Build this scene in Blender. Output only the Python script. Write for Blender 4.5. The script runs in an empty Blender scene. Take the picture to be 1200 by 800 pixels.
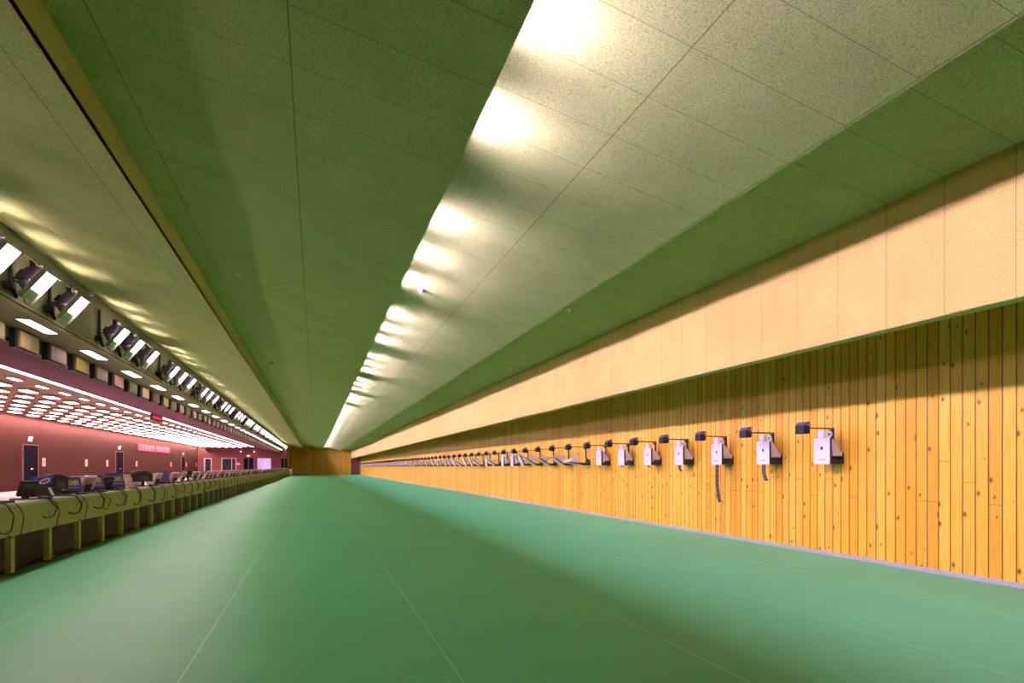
import bpy, math, random
from mathutils import Vector, Matrix
random.seed(7)
C = bpy.context.scene.collection
Y0, YE, YL = -3.0, 95.0, 84.0          # near end, far end of the range, far end of the shooters' area
XW = 6.443                              # target wall
CAM_H = 1.16
PI = math.pi

# ------------------------------------------------------------------ materials
def nmat(name):
    m = bpy.data.materials.new(name); m.use_nodes = True
    nt = m.node_tree; b = nt.nodes['Principled BSDF']
    return m, nt, b

def N(nt, t, **kw):
    n = nt.nodes.new(t)
    for k, v in kw.items():
        setattr(n, k, v)
    return n

def math_(nt, op, a, b=None, c=None):
    n = N(nt, 'ShaderNodeMath', operation=op)
    for i, v in enumerate((a, b, c)):
        if v is None: continue
        if isinstance(v, (int, float)): n.inputs[i].default_value = v
        else: nt.links.new(v, n.inputs[i])
    return n.outputs[0]

def mix(nt, fac, a, b, mode='MIX'):
    n = N(nt, 'ShaderNodeMix', data_type='RGBA', blend_type=mode)
    for i, v in ((0, fac), (6, a), (7, b)):
        if isinstance(v, (int, float)): n.inputs[i].default_value = v
        elif isinstance(v, tuple): n.inputs[i].default_value = (*v, 1)
        else: nt.links.new(v, n.inputs[i])
    return n.outputs[2]

def coords(nt):
    tc = N(nt, 'ShaderNodeTexCoord'); s = N(nt, 'ShaderNodeSeparateXYZ')
    nt.links.new(tc.outputs['Object'], s.inputs[0])
    return tc.outputs['Object'], s.outputs

def comb(nt, x, y, z=0.0):
    n = N(nt, 'ShaderNodeCombineXYZ')
    for i, v in enumerate((x, y, z)):
        if isinstance(v, (int, float)): n.inputs[i].default_value = v
        else: nt.links.new(v, n.inputs[i])
    return n.outputs[0]

def noise(nt, vec, scale, detail=2.0, rough=.5):
    n = N(nt, 'ShaderNodeTexNoise'); n.inputs['Scale'].default_value = scale
    n.inputs['Detail'].default_value = detail; n.inputs['Roughness'].default_value = rough
    nt.links.new(vec, n.inputs['Vector'])
    return n.outputs['Fac']

def ramp(nt, fac, stops):
    n = N(nt, 'ShaderNodeValToRGB'); e = n.color_ramp.elements
    while len(e) < len(stops): e.new(.5)
    for q, (p, c) in zip(e, stops):
        q.position = p; q.color = (*c, 1) if len(c) == 3 else c
    nt.links.new(fac, n.inputs[0])
    return n.outputs[0]

def line_mask(nt, coord, period, off, width):
    f = math_(nt, 'FRACT', math_(nt, 'ADD', math_(nt, 'DIVIDE', math_(nt, 'SUBTRACT', coord, off), period), .5))
    d = math_(nt, 'MULTIPLY', math_(nt, 'ABSOLUTE', math_(nt, 'SUBTRACT', f, .5)), period)
    return math_(nt, 'LESS_THAN', d, width / 2)

def bump(nt, b, h, strength, dist=.01):
    n = N(nt, 'ShaderNodeBump'); n.inputs['Strength'].default_value = strength; n.inputs['Distance'].default_value = dist
    nt.links.new(h, n.inputs['Height']); nt.links.new(n.outputs[0], b.inputs['Normal'])

def plain(name, col, rough=.5, metal=0.0, emit=None, est=0.0, spec=None):
    m, nt, b = nmat(name)
    b.inputs['Base Color'].default_value = (*col, 1); b.inputs['Roughness'].default_value = rough
    b.inputs['Metallic'].default_value = metal
    if spec is not None: b.inputs['Specular IOR Level'].default_value = spec
    if emit:
        b.inputs['Emission Color'].default_value = (*emit, 1); b.inputs['Emission Strength'].default_value = est
    return m

def textured(name, col, rough=.5, amt=.15, scale=30, metal=0.0):
    m, nt, b = nmat(name); v, s = coords(nt)
    f = noise(nt, v, scale, 3)
    c = ramp(nt, f, [(.3, tuple(x*(1-amt) for x in col)), (.7, tuple(min(1, x*(1+amt)) for x in col))])
    nt.links.new(c, b.inputs['Base Color']); b.inputs['Roughness'].default_value = rough; b.inputs['Metallic'].default_value = metal
    return m

def wool_panel(name, col, xoff, xper=1.25, vertical=False, contrast=.62, yoff=.49):
    """wood-wool acoustic board with butt joints"""
    m, nt, b = nmat(name); v, s = coords(nt)
    n1 = noise(nt, v, 100, 4, .75); n2 = noise(nt, v, 2.2, 2)
    dark = tuple(x*(1-contrast) for x in col); lite = tuple(min(1, x*1.18) for x in col)
    c = ramp(nt, n1, [(.38, dark), (.50, col), (.60, lite)])
    c = mix(nt, .22, c, ramp(nt, n2, [(.35, tuple(x*.8 for x in col)), (.65, lite)]))
    # each board is a shade of its own
    idx = math_(nt, 'FLOOR', math_(nt, 'DIVIDE', math_(nt, 'SUBTRACT', s[1], yoff), .555))
    idx2 = math_(nt, 'FLOOR', math_(nt, 'DIVIDE', math_(nt, 'SUBTRACT', s[0], xoff), xper))
    wn = N(nt, 'ShaderNodeTexWhiteNoise', noise_dimensions='2D'); nt.links.new(comb(nt, idx, idx2), wn.inputs['Vector'])
    c = mix(nt, math_(nt, 'MULTIPLY', wn.outputs['Value'], .12), c, tuple(x*.55 for x in col))
    jm = line_mask(nt, s[1], .555, yoff, .006)
    if not vertical:
        jm = math_(nt, 'MAXIMUM', jm, line_mask(nt, s[0], xper, xoff, .009))
    c = mix(nt, math_(nt, 'MULTIPLY', jm, .7), c, tuple(x*.25 for x in col))
    nt.links.new(c, b.inputs['Base Color']); b.inputs['Roughness'].default_value = .95
    b.inputs['Specular IOR Level'].default_value = .1
    bump(nt, b, math_(nt, 'SUBTRACT', n1, math_(nt, 'MULTIPLY', jm, .5)), .35, .008)
    return m

def pine(name, axis, tint=1.0):
    m, nt, b = nmat(name); v, s = coords(nt)
    a = s[axis]; z = s[2]; W = .13
    idx = math_(nt, 'FLOOR', math_(nt, 'DIVIDE', a, W))
    wn = N(nt, 'ShaderNodeTexWhiteNoise', noise_dimensions='1D'); nt.links.new(idx, wn.inputs['W']); r = wn.outputs['Value']
    wn2 = N(nt, 'ShaderNodeTexWhiteNoise', noise_dimensions='1D'); nt.links.new(math_(nt, 'ADD', idx, 771.3), wn2.inputs['W']); r2 = wn2.outputs['Value']
    gv = comb(nt, math_(nt, 'MULTIPLY', a, 26), math_(nt, 'ADD', math_(nt, 'MULTIPLY', z, 1.3), math_(nt, 'MULTIPLY', r, 60)))
    g = noise(nt, gv, 1.6, 4, .6)
    A = (.84*tint, .45*tint, .035*tint); B = (.90*tint, .57*tint, .07*tint); D = (.80*tint, .35*tint, .024*tint)
    c = ramp(nt, r, [(.0, D), (.22, A), (.6, (.88*tint, .52*tint, 0.055*tint)), (1.0, B)])
    c = mix(nt, ramp(nt, g, [(.30, (.42,)*3), (.55, (.0,)*3)]), c, (.50*tint, .17*tint, .018*tint))
    # knots: one cell per plank width, stretched cells along the grain
    kv = comb(nt, math_(nt, 'DIVIDE', a, W), math_(nt, 'ADD', math_(nt, 'MULTIPLY', z, 5.2), math_(nt, 'MULTIPLY', r2, 17)), r2)
    vo = N(nt, 'ShaderNodeTexVoronoi', voronoi_dimensions='2D', feature='F1'); vo.inputs['Scale'].default_value = 1.0
    nt.links.new(kv, vo.inputs['Vector'])
    kd = math_(nt, 'ADD', vo.outputs['Distance'], math_(nt, 'MULTIPLY', noise(nt, gv, 5, 2), .06))
    sc = N(nt, 'ShaderNodeSeparateColor'); nt.links.new(vo.outputs['Color'], sc.inputs[0])
    size = math_(nt, 'MULTIPLY', math_(nt, 'ADD', math_(nt, 'MULTIPLY', sc.outputs[0], .15), .02), math_(nt, 'GREATER_THAN', sc.outputs[1], .70))
    k = math_(nt, 'LESS_THAN', kd, size)
    k2 = math_(nt, 'LESS_THAN', kd, math_(nt, 'MULTIPLY', size, 1.7))
    c = mix(nt, math_(nt, 'MULTIPLY', k2, .45), c, (.55*tint, .17*tint, .02*tint))
    c = mix(nt, math_(nt, 'MULTIPLY', k, .85), c, (.16, .045, .012))
    gr = line_mask(nt, a, W, 0.0, .013)
    half = math_(nt, 'MULTIPLY', line_mask(nt, a, W, .045, .004), math_(nt, 'GREATER_THAN', r2, .62))
    c = mix(nt, math_(nt, 'MULTIPLY', half, .5), c, (.3, .1, .015))
    c = mix(nt, math_(nt, 'MULTIPLY', gr, .88), c, (.10, .035, .008))
    bz = math_(nt, 'ADD', .78, math_(nt, 'MULTIPLY', math_(nt, 'FLOOR', math_(nt, 'MULTIPLY', r, 2.99)), .22))
    bj = math_(nt, 'LESS_THAN', math_(nt, 'ABSOLUTE', math_(nt, 'SUBTRACT', z, bz)), .003)
    bj = math_(nt, 'MULTIPLY', bj, math_(nt, 'GREATER_THAN', r2, .35))
    c = mix(nt, math_(nt, 'MULTIPLY', bj, .7), c, (.14, .05, .01))
    nt.links.new(c, b.inputs['Base Color']); b.inputs['Roughness'].default_value = .42
    b.inputs['Specular IOR Level'].default_value = .35
    bump(nt, b, math_(nt, 'MULTIPLY', gr, -1.0), .5, .006)
    return m

def floor_mat():
    m, nt, b = nmat('floor_vinyl'); v, s = coords(nt)
    n1 = noise(nt, comb(nt, math_(nt, 'MULTIPLY', s[0], .5), math_(nt, 'MULTIPLY', s[1], 9)), 1.0, 5, .65)
    n2 = noise(nt, v, .45, 3); n3 = noise(nt, v, 160, 2)
    c = ramp(nt, n1, [(.3, FLOOR_A), (.7, FLOOR_B)])
    c = mix(nt, .25, c, ramp(nt, n2, [(.35, tuple(x*.85 for x in FLOOR_A)), (.65, tuple(x*1.12 for x in FLOOR_B))]))
    c = mix(nt, math_(nt, 'MULTIPLY', n3, .12), c, (.35, .5, .42))
    seam = line_mask(nt, s[0], 1.466, .762, .007)
    c = mix(nt, math_(nt, 'MULTIPLY', seam, .6), c, (.62, .74, .70))
    # scuffs on the sheet
    sc = noise(nt, comb(nt, math_(nt, 'MULTIPLY', s[0], 1.2), math_(nt, 'MULTIPLY', s[1], 30)), 1.7, 6, .75)
    c = mix(nt, ramp(nt, sc, [(.60, (0, 0, 0)), (.78, (.35, .35, .35))]), c, (.42, .55, .47))
    nt.links.new(c, b.inputs['Base Color'])
    nt.links.new(math_(nt, 'ADD', .38, math_(nt, 'MULTIPLY', n1, .14)), b.inputs['Roughness'])
    b.inputs['Specular IOR Level'].default_value = .5
    bump(nt, b, n1, .04, .004)
    return m

def lines_mat(name, col, axis, period, width, dark, rough=.5, amt=.8, spec=.5):
    m, nt, b = nmat(name); v, s = coords(nt)
    f = noise(nt, v, 9, 3)
    c = ramp(nt, f, [(.3, tuple(x*.85 for x in col)), (.7, tuple(min(1, x*1.12) for x in col))])
    c = mix(nt, math_(nt, 'MULTIPLY', line_mask(nt, s[axis], period, 0, width), amt), c, dark)
    nt.links.new(c, b.inputs['Base Color']); b.inputs['Roughness'].default_value = rough; b.inputs['Specular IOR Level'].default_value = spec
    return m

FLOOR_A = (.075, .48, .185); FLOOR_B = (.095, .56, .235)
WOOL = (.49, .51, .205)
M = {}
M['floor'] = floor_mat()
M['riser'] = textured('riser_lit_tone', (.66, .50, .19), .8, .12, 60)  # base made lighter than the boards so the riser strip looks lit
M['floor_grey'] = textured('pale_grey_floor', (.42, .44, .38), .45, .06, 4)
M['wool_a'] = wool_panel('wool_left', WOOL, -3.22)
M['wool_b'] = wool_panel('wool_middle', WOOL, -.155)
M['wool_c'] = wool_panel('wool_right', WOOL, 2.304, yoff=.63)
M['wool_d'] = wool_panel('wool_green', WOOL, -20, 40)
M['wool_v'] = wool_panel('wool_upright', (.66, .47, .15), 0, vertical=True, contrast=.5)
M['wool_p'] = wool_panel('wool_plain', WOOL, 0, vertical=True)
M['pine_y'] = pine('pine_along', 1)
M['pine_x'] = pine('pine_across', 0, 1.08)
M['grey'] = textured('grey_trim', (.42, .40, .44), .4, .1)
M['lam'] = lines_mat('bench_laminate', (.56, .41, .17), 1, .993, .008, (.14, .11, .04), .5)
M['lam2'] = textured('bench_post_laminate', (.52, .42, .16), .5, .12)
M['worktop'] = textured('pale_worktop', (.78, .62, .52), .35, .05)
M['darkwood'] = textured('dark_back_board', (.045, .022, .020), .7, .25, 6)
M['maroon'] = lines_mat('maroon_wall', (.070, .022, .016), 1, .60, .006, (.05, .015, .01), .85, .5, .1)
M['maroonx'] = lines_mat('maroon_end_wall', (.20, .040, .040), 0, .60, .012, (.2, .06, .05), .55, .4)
M['lceil'] = lines_mat('brown_ceiling', (.30, .13, .09), 1, .9, .03, (.1, .05, .04), .5)
M['purple'] = lines_mat('plum_slat_ceiling', (.34, .115, .19), 0, .22, .09, (.09, .03, .05), .7, .8, .1)
M['beam'] = textured('olive_beam', (.42, .37, .14), .6, .12)
M['soffit'] = textured('brown_soffit', (.34, .27, .17), .6, .12)
M['recess'] = textured('grey_green_recess', (.26, .26, .16), .8, .12)
M['louvre'] = lines_mat('dark_louvre', (.10, .075, .10), 2, .03, .012, (.02, .015, .02), .5)
M['black'] = plain('black_metal', (.018, .015, .02), .45)
M['black_pl'] = plain('black_plastic', (.022, .021, .022), .55, spec=.25)
M['housing'] = plain('dark_flood_housing', (.040, .028, .038), .42)
M['alu'] = plain('flood_frame', (.33, .36, .27), .35, .3)
M['floodglass'] = plain('flood_clear_glass', (.16, .24, .17), .12)
M['lens_l'] = plain('lit_lens_left', (.9, .9, .9), .3, emit=(1.0, .74, .78), est=88)
M['lens_r'] = plain('lit_lens_right', (.9, .9, .9), .3, emit=(1.0, .72, 1.25), est=1000)
M['upglow'] = plain('lit_upglow', (.9, .9, .9), .3, emit=(1.0, .74, .85), est=230)
M['tube'] = plain('lit_panel', (.9, .9, .9), .3, emit=(1.0, .60, .64), est=19)
M['striplit'] = plain('lit_strip', (.9, .9, .9), .3, emit=(1.0, .66, .72), est=26)
M['fill'] = plain('lit_fill', (.9, .9, .9), .3, emit=(1.0, .72, .74), est=170)
M['rectlit'] = plain('lit_soffit_panel', (.9, .9, .9), .3, emit=(1.0, .80, .84), est=10)
M['fixture'] = plain('fixture_frame', (.45, .22, .15), .5)
M['white'] = plain('white_enamel', (.86, .80, .80), .35)
M['pinkside'] = plain('pale_side_panel', (.95, .76, .72), .45)
M['hole'] = plain('target_hole', (.10, .05, .07), .6)
M['bluegrey'] = plain('grey_disc', (.34, .36, .42), .4)
M['gauge'] = plain('gauge_plate', (.50, .50, .46), .4, .2)
M['dial'] = plain('pale_dial', (.62, .60, .74), .4)
M['violet'] = plain('violet_lamp_shade', (.10, .07, .26), .3)
M['rubber'] = plain('rubber_band', (.035, .03, .04), .6)
M['cable'] = plain('cable_black', (.02, .018, .022), .5)
M['cable_w'] = plain('cable_pale', (.45, .36, .38), .5)
M['greyplast'] = textured('pale_monitor_shell', (.64, .38, .45), .4, .06)
M['bezel'] = plain('monitor_bezel', (.86, .60, .66), .4)
M['plumshell'] = plain('mauve_recess', (.36, .20, .26), .45)
M['blue'] = plain('blue_card', (.030, .025, .42), .4)
M['blue2'] = plain('dull_blue_card', (.05, .04, .26), .45)
M['lilac'] = plain('lilac_edge', (.30, .22, .62), .45)
M['yellow'] = plain('yellow_print', (.70, .55, .06), .5)
M['redp'] = plain('red_print', (.55, .08, .10), .5)
M['whitep'] = plain('white_print', (.9, .82, .86), .5)
M['banner'] = plain('red_banner_cloth', (.32, .006, .04), .8)
M['bannertxt'] = plain('banner_white', (.55, .17, .22), .8)
M['door'] = plain('dark_door', (.010, .008, .020), .85, spec=.02)
M['doorbrown'] = textured('brown_door', (.20, .07, .05), .5, .15)
M['frame'] = plain('pale_door_frame', (.55, .46, .52), .4, .3)
M['violet_room'] = plain('lit_room_glass', (.5, .4, .7), .3, emit=(.42, .28, .75), est=1.1)
M['exit'] = plain('exit_lamp', (.8, .8, .7), .4, emit=(1, .72, .5), est=1.6)
M['led'] = plain('red_led', (.5, .05, .05), .4, emit=(1, .06, .12), est=1.3)
M['glassdark'] = plain('dark_glass', (.035, .03, .05), .08)
M['nickel'] = plain('nickel', (.7, .62, .6), .25, .9)
M['plate_a'] = plain('baffle_tan', (.52, .36, .20), .5, .0)
M['sign'] = plain('pale_notice', (.85, .55, .48), .6)

# ------------------------------------------------------------------ mesh helpers
class MB:
    def __init__(self): self.v = []; self.f = []; self.sm = []
    def add(self, vs, fs, smooth=False):
        o = len(self.v); self.v += [tuple(x) for x in vs]
        for f in fs: self.f.append([i+o for i in f]); self.sm.append(smooth)
        return self
    def box(self, a, b, mtx=None):
        x0, y0, z0 = a; x1, y1, z1 = b
        vs = [(x, y, z) for z in (z0, z1) for y in (y0, y1) for x in (x0, x1)]
        if mtx: vs = [mtx @ Vector(p) for p in vs]
        return self.add(vs, [(0, 2, 3, 1), (4, 5, 7, 6), (0, 1, 5, 4), (2, 6, 7, 3), (0, 4, 6, 2), (1, 3, 7, 5)])
    def prism(self, pts, y0, y1, axis=1):
        """closed (x,z) outline extruded along y (axis 1) or (y,z) outline extruded along x (axis 0)"""
        n = len(pts)
        if axis == 1: vs = [(x, y0, z) for x, z in pts] + [(x, y1, z) for x, z in pts]
        elif axis == 0: vs = [(y0, x, z) for x, z in pts] + [(y1, x, z) for x, z in pts]
        else: vs = [(x, z, y0) for x, z in pts] + [(x, z, y1) for x, z in pts]
        fs = [tuple(range(n)), tuple(range(2*n-1, n-1, -1))] + [(i, i+n, (i+1) % n+n, (i+1) % n) for i in range(n)]
        return self.add(vs, fs)
    def tube(self, pts, r, n=8, close=False):
        pts = [Vector(p) for p in pts]; rings = []
        up = Vector((0, 0, 1))
        for i, p in enumerate(pts):
            d = (pts[min(i+1, len(pts)-1)] - pts[max(i-1, 0)]).normalized()
            a = d.cross(up)
            if a.length < 1e-3: a = d.cross(Vector((1, 0, 0)))
            a.normalize(); b2 = d.cross(a)
            rr = r[i] if isinstance(r, (list, tuple)) else r
            rings.append([p + a*rr*math.cos(2*PI*k/n) + b2*rr*math.sin(2*PI*k/n) for k in range(n)])
        vs = [q for ring in rings for q in ring]
        fs = [(i*n+k, i*n+(k+1) % n, (i+1)*n+(k+1) % n, (i+1)*n+k) for i in range(len(rings)-1) for k in range(n)]
        o = len(self.v); self.add(vs, fs, True)
        self.f.append([o+k for k in range(n)][::-1]); self.sm.append(False)
        self.f.append([o+(len(rings)-1)*n+k for k in range(n)]); self.sm.append(False)
        return self
    def build(self, name, mat, parent=None, kind=None, bevel=0, recalc=True):
        me = bpy.data.meshes.new(name); me.from_pydata(self.v, [], self.f)
        me.polygons.foreach_set('use_smooth', self.sm)
        if recalc:
            import bmesh
            bm = bmesh.new(); bm.from_mesh(me); bmesh.ops.recalc_face_normals(bm, faces=bm.faces)
            if bevel:
                bmesh.ops.bevel(bm, geom=[e for e in bm.edges if len(e.link_faces) == 2 and e.calc_face_angle(0) > .6],
                                offset=bevel, segments=2, affect='EDGES', profile=.5)
            bm.to_mesh(me); bm.free()
        me.materials.append(mat); o = bpy.data.objects.new(name, me); C.objects.link(o)
        if parent: o.parent = parent
        if kind: o['kind'] = kind
        return o

def tag(o, label, cat, group=None):
    o['label'] = label; o['category'] = cat
    if group: o['group'] = group
    return o

def empty(name, loc, label, cat, group=None, rz=0):
    o = bpy.data.objects.new(name, None); C.objects.link(o); o.location = loc; o.rotation_euler = (0, 0, rz)
    o.empty_display_size = .1
    return tag(o, label, cat, group)

def dup(root, loc, label=None, group=None, rz=None):
    r = root.copy(); C.objects.link(r); r.location = loc
    if rz is not None: r.rotation_euler = (0, 0, rz)
    if label: r['label'] = label
    if group: r['group'] = group
    for ch in list(root.children):
        c = ch.copy(); C.objects.link(c); c.parent = r
        for g in ch.children:
            d = g.copy(); C.objects.link(d); d.parent = c
    return r

ORD = ['first', 'second', 'third', 'fourth', 'fifth', 'sixth', 'seventh', 'eighth', 'ninth', 'tenth', 'eleventh', 'twelfth', 'thirteenth',
       'fourteenth', 'fifteenth', 'sixteenth', 'seventeenth', 'eighteenth', 'nineteenth', 'twentieth', 'twenty-first', 'twenty-second',
       'twenty-third', 'twenty-fourth', 'twenty-fifth', 'twenty-sixth', 'twenty-seventh', 'twenty-eighth', 'twenty-ninth', 'thirtieth']

# ------------------------------------------------------------------ the shell
XL = -13.8
MB().box((-3.5, Y0-.2, -.1), (XW+.4, YE+.2, 0)).build('floor', M['floor'], kind='structure')
MB().box((XL-.2, Y0-.2, -.1), (-3.5, YE+.2, 0)).build('floor.001', M['floor_grey'], kind='structure')
XP = 5.05                                # upright baffle over the target wall
ZPB, ZPT = 2.444, 3.604
# target wall of pine boards
MB().box((XW, Y0, 0), (XW+.15, YE, 4.3)).build('wall_right', M['pine_y'], kind='structure')
MB().box((XW-.018, Y0, 0), (XW, YE, .048)).build('baseboard_right', M['grey'], kind='structure')
MB().box((-3.55, YE, 0), (XW+.15, YE+.15, 5.0)).build('wall_far', M['pine_x'], kind='structure')
MB().box((-3.55, YL, 0), (-3.40, YE, 5.0)).build('wall_return', M['pine_y'], kind='structure')
MB().box((XL-.15, YL, 0), (-3.40, YL+.15, 4.4)).build('wall_end_left', M['maroonx'], kind='structure')
MB().box((XL-.15, Y0, 0), (XL, YL, 4.4)).build('wall_left', M['maroon'], kind='structure')
MB().box((XL-.15, Y0-.15, 0), (XW+.15, Y0, 5.0)).build('wall_back', M['pine_x'], kind='structure')
# upright baffle (beige) with its thin lower edge
MB().box((XP, Y0, ZPB), (XP+.15, YE, ZPT+.35)).build('wall_upper_right', M['wool_v'], kind='structure')
MB().box((XP+.006, Y0, ZPB-.006), (XP+.15, YE, ZPB)).build('trim_1', M['wool_p'], kind='structure')

def slab(name, x0, z0, x1, z1, mat, t=.05, y1=YE):
    MB().prism([(x0, z0), (x1, z1), (x1, z1+t), (x0, z0+t)], Y0, y1).build(name, mat, kind='structure')

# saw-tooth ceiling: every board falls towards the targets
slab('ceiling', -3.85, 4.317, -1.695, 3.865, M['wool_a'])
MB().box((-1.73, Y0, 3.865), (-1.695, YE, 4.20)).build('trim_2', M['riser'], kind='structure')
slab('ceiling.001', -1.90, 4.231, 1.093, 3.600, M['wool_b'])
MB().box((1.06, Y0, 3.64), (1.093, YE, 3.71)).build('added_slot_lip', M['recess'], kind='structure')  # unseen lip added to limit how the slot lights reach the floor
slab('ceiling.002', .68, 4.236, 3.574, 3.555, M['wool_c'])
MB().box((3.574-.03, Y0, 3.585), (3.574, YE, 3.95)).build('trim_3', M['wool_p'], kind='structure')
slab('ceiling.003', 3.50, 3.930, XP, ZPT, M['wool_d'])
MB().box((.64, Y0, 3.70), (.68, YE, 4.30)).build('trim_4', M['recess'], kind='structure')
# closing roof above everything
MB().box((XL-.15, Y0-.15, 5.0), (XW+.15, YE+.15, 5.1)).build('roof', M['recess'], kind='structure')
MB().box((XP, Y0, 4.2), (XW+.15, YE, 4.3)).build('ceiling.004', M['recess'], kind='structure')
# recess behind the left row of floodlights, the beam under it
MB().box((-3.97, Y0, 3.30), (-3.90, YE, 5.0)).build('wall_recess', M['recess'], kind='structure')
MB().box((-3.90, Y0, 3.31), (-3.74, YL+.0, 3.335)).build('trim_5', M['black'], kind='structure')
MB().prism([(-3.80, 3.286), (-3.75, 3.286), (-3.75, 3.365), (-3.80, 3.365)], Y0, YL).build('trim_6', M['beam'], kind='structure')
MB().box((-4.42, Y0, 3.286), (-3.80, YL, 3.33)).build('ceiling.005', M['soffit'], kind='structure')
# dark louvre riser behind the square plates
MB().box((-4.46, Y0, 3.06), (-4.42, YL, 3.33)).build('wall_riser', M['louvre'], kind='structure')
slab('ceiling.006', -7.16, 3.605, -4.42, 3.065, M['purple'], y1=YL)
slab('ceiling.007', XL, 3.63, -7.44, 3.63, M['lceil'], y1=YL)
MB().box((-7.44, Y0, 3.72), (-7.16, YL, 3.77)).build('ceiling.008', M['lceil'], kind='structure')
MB().box((-7.17, Y0, 3.60), (-7.155, YL, 3.72)).build('trim_7', M['lceil'], kind='structure')
MB().box((-7.445, Y0, 3.62), (-7.43, YL, 3.72)).build('trim_8', M['lceil'], kind='structure')
MB().box((XL+.50, Y0, 3.52), (XL+.54, YL, 3.63)).build('trim_9', M['lceil'], kind='structure')
cv = empty('fill_light', (XL+.36, 3.0, 3.60), 'continuous cove light added out of sight above the top edge of the maroon wall', 'cove light')  # unseen strip added to make the pink glow at the wall top
MB().box((-.03, 0, -.02), (.03, YL-3.2, .01)).build('tube', M['fill'], cv); MB().box((-.05, 0, .01), (.05, YL-3.2, .03)).build('tray', M['white'], cv)

# ------------------------------------------------------------------ floodlights
nvec = Vector((.8, 0, -.6)); tvec = Vector((.6, 0, .8)); wvec = Vector((0, 1, 0))
def fm(t, w, n): return tvec*t + wvec*w + nvec*n
def fbox(mb, t0, t1, w0, w1, n0, n1):
    vs = [fm(t, w, n) for n in (n0, n1) for w in (w0, w1) for t in (t0, t1)]
    mb.add(vs, [(0, 2, 3, 1), (4, 5, 7, 6), (0, 1, 5, 4), (2, 6, 7, 3), (0, 4, 6, 2), (1, 3, 7, 5)])
def make_flood(lens, label, group, k=1.0, post=True, hood=.012, proud=.0, top=.0, upglow=False):
    r = empty('floodlight', (0, 0, 0), label, 'floodlight', group)
    m = MB()
    n = 12; prof = [(.19*k*math.cos(a)*1.0+.0, -.03*k-.17*k*math.sin(a)) for a in [PI*i/n for i in range(n+1)]]
    vs = [fm(t, w*k, nn) for w in (-.15, .15) for t, nn in prof]; L = len(prof)
    m.add(vs, [tuple(range(L)), tuple(range(2*L-1, L-1, -1))] + [(i, i+L, (i+1) % L+L, (i+1) % L) for i in range(L)])
    fbox(m, -.10*k, .02*k, -.07*k, .07*k, -.26*k, -.14*k)
    m.build('housing', M['housing'], r)
    m = MB(); a, b = -.28*k, .20*k
    for t0, t1, w0, w1 in ((a, b, -.19*k, -.165*k), (a, b, .165*k, .19*k), (b-.018*k, b, -.1651*k, .165*k), (a, a+.02*k, -.165*k, .165*k)):
        fbox(m, t0, t1, w0, w1, -.03*k, hood if t1-t0 > .1 else (top if w0 < -.165*k else .0))  # side and top bars drawn out as added hoods to cut the beam
    m.build('frame', M['alu'], r)
    m = MB(); fbox(m, -.26*k, -.115*k, -.165*k, .165*k, -.028*k, -.004*k); m.build('glass', M['floodglass'], r)
    m = MB(); fbox(m, -.115*k, .175*k, -.165*k, .165*k, -.028*k, proud); m.build('lens', lens, r)
    m = MB()
    for w in (-.205*k, .205*k):
        m.tube([fm(-.03*k, w, -.04*k), fm(-.12*k, w, -.17*k), fm(-.16*k, w*.5, -.27*k)], .014*k, 6)
    m.tube([fm(-.16*k, -.11*k, -.27*k), fm(-.16*k, .11*k, -.27*k)], .016*k, 6)
    m.build('yoke', M['black'], r)
    if upglow:  # added upward-glowing slit and shields, throwing light pools on the boards above
        MB().box((-.05, -.12, .19), (-.02, .12, .20)).build('upglow_slit', M['upglow'], r)
        m = MB(); m.box((-.075, -.135, .10), (-.06, .135, .29)); m.box((-.06, -.135, .12), (-.01, -.125, .29)); m.box((-.06, .125, .12), (-.01, .135, .29))
        m.box((-.06, -.125, .12), (-.01, .125, .19)); m.build('upglow_shield', M['housing'], r)
    if post:
        m = MB().tube([(-.27, -.19, .46), (-.27, -.19, -.10), (-.24, -.10, -.22), fm(-.16, -.08, -.27)], .024, 8)
        m.box((-.34, -.235, -.14), (-.22, -.145, -.05)); m.build('post', M['black'], r)
        m = MB().tube([(-.17, -.05, -.22), (-.155, -.03, -.29), (-.12, -.01, -.30), (-.095, .0, -.265)], .008, 6); m.build('cable', M['cable'], r)
    return r
fl = make_flood(M['lens_l'], 'x', 'floodlights in the recess above the firing bench', hood=.03, proud=.0, top=.22, upglow=True)
ys = sorted(11.16 + 4.62*k + o for k in range(-3, 19) for o in (0, 2.25, 3.35))
ys = [y for y in ys if 2.0 < y < 94]
vis = [y for y in ys if y > 8.5]
for i, y in enumerate(ys):
    if y < 8.5: lab = 'dark floodlight in the left recess, before the first lens seen at the picture edge'
    else:
        j = vis.index(y)
        if j < 22: lab = 'tilted floodlight with glowing lens over the bench, %s along the recess from the left edge' % ORD[j]
        else: lab = 'distant glowing floodlight far down the recess over the bench, merging into a bright row'
    o = fl if i == 0 else dup(fl, (0, 0, 0))
    o.location = (-3.55, y, 3.64); o['label'] = lab
fr = make_flood(M['lens_r'], 'x', 'floodlights hidden in the ceiling slot', k=.62, post=False, hood=.11)
ys = sorted(7.1 + 4.62*k + o for k in range(-2, 19) for o in (0, 1.2, 2.45))
ys = [y for y in ys if -2 < y < 94]
for i, y in enumerate(ys):
    o = fr if i == 0 else dup(fr, (0, 0, 0))
    o.location = (.91, y, 3.95)
    o['label'] = 'small floodlight tucked in the slot above the middle ceiling boards'

def inview(x, y, half=0.0):
    zc = x*.3049+(y+half)*.9524
    return zc > .5 and 369.5+720*x/(.9524*zc) > -2
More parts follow.
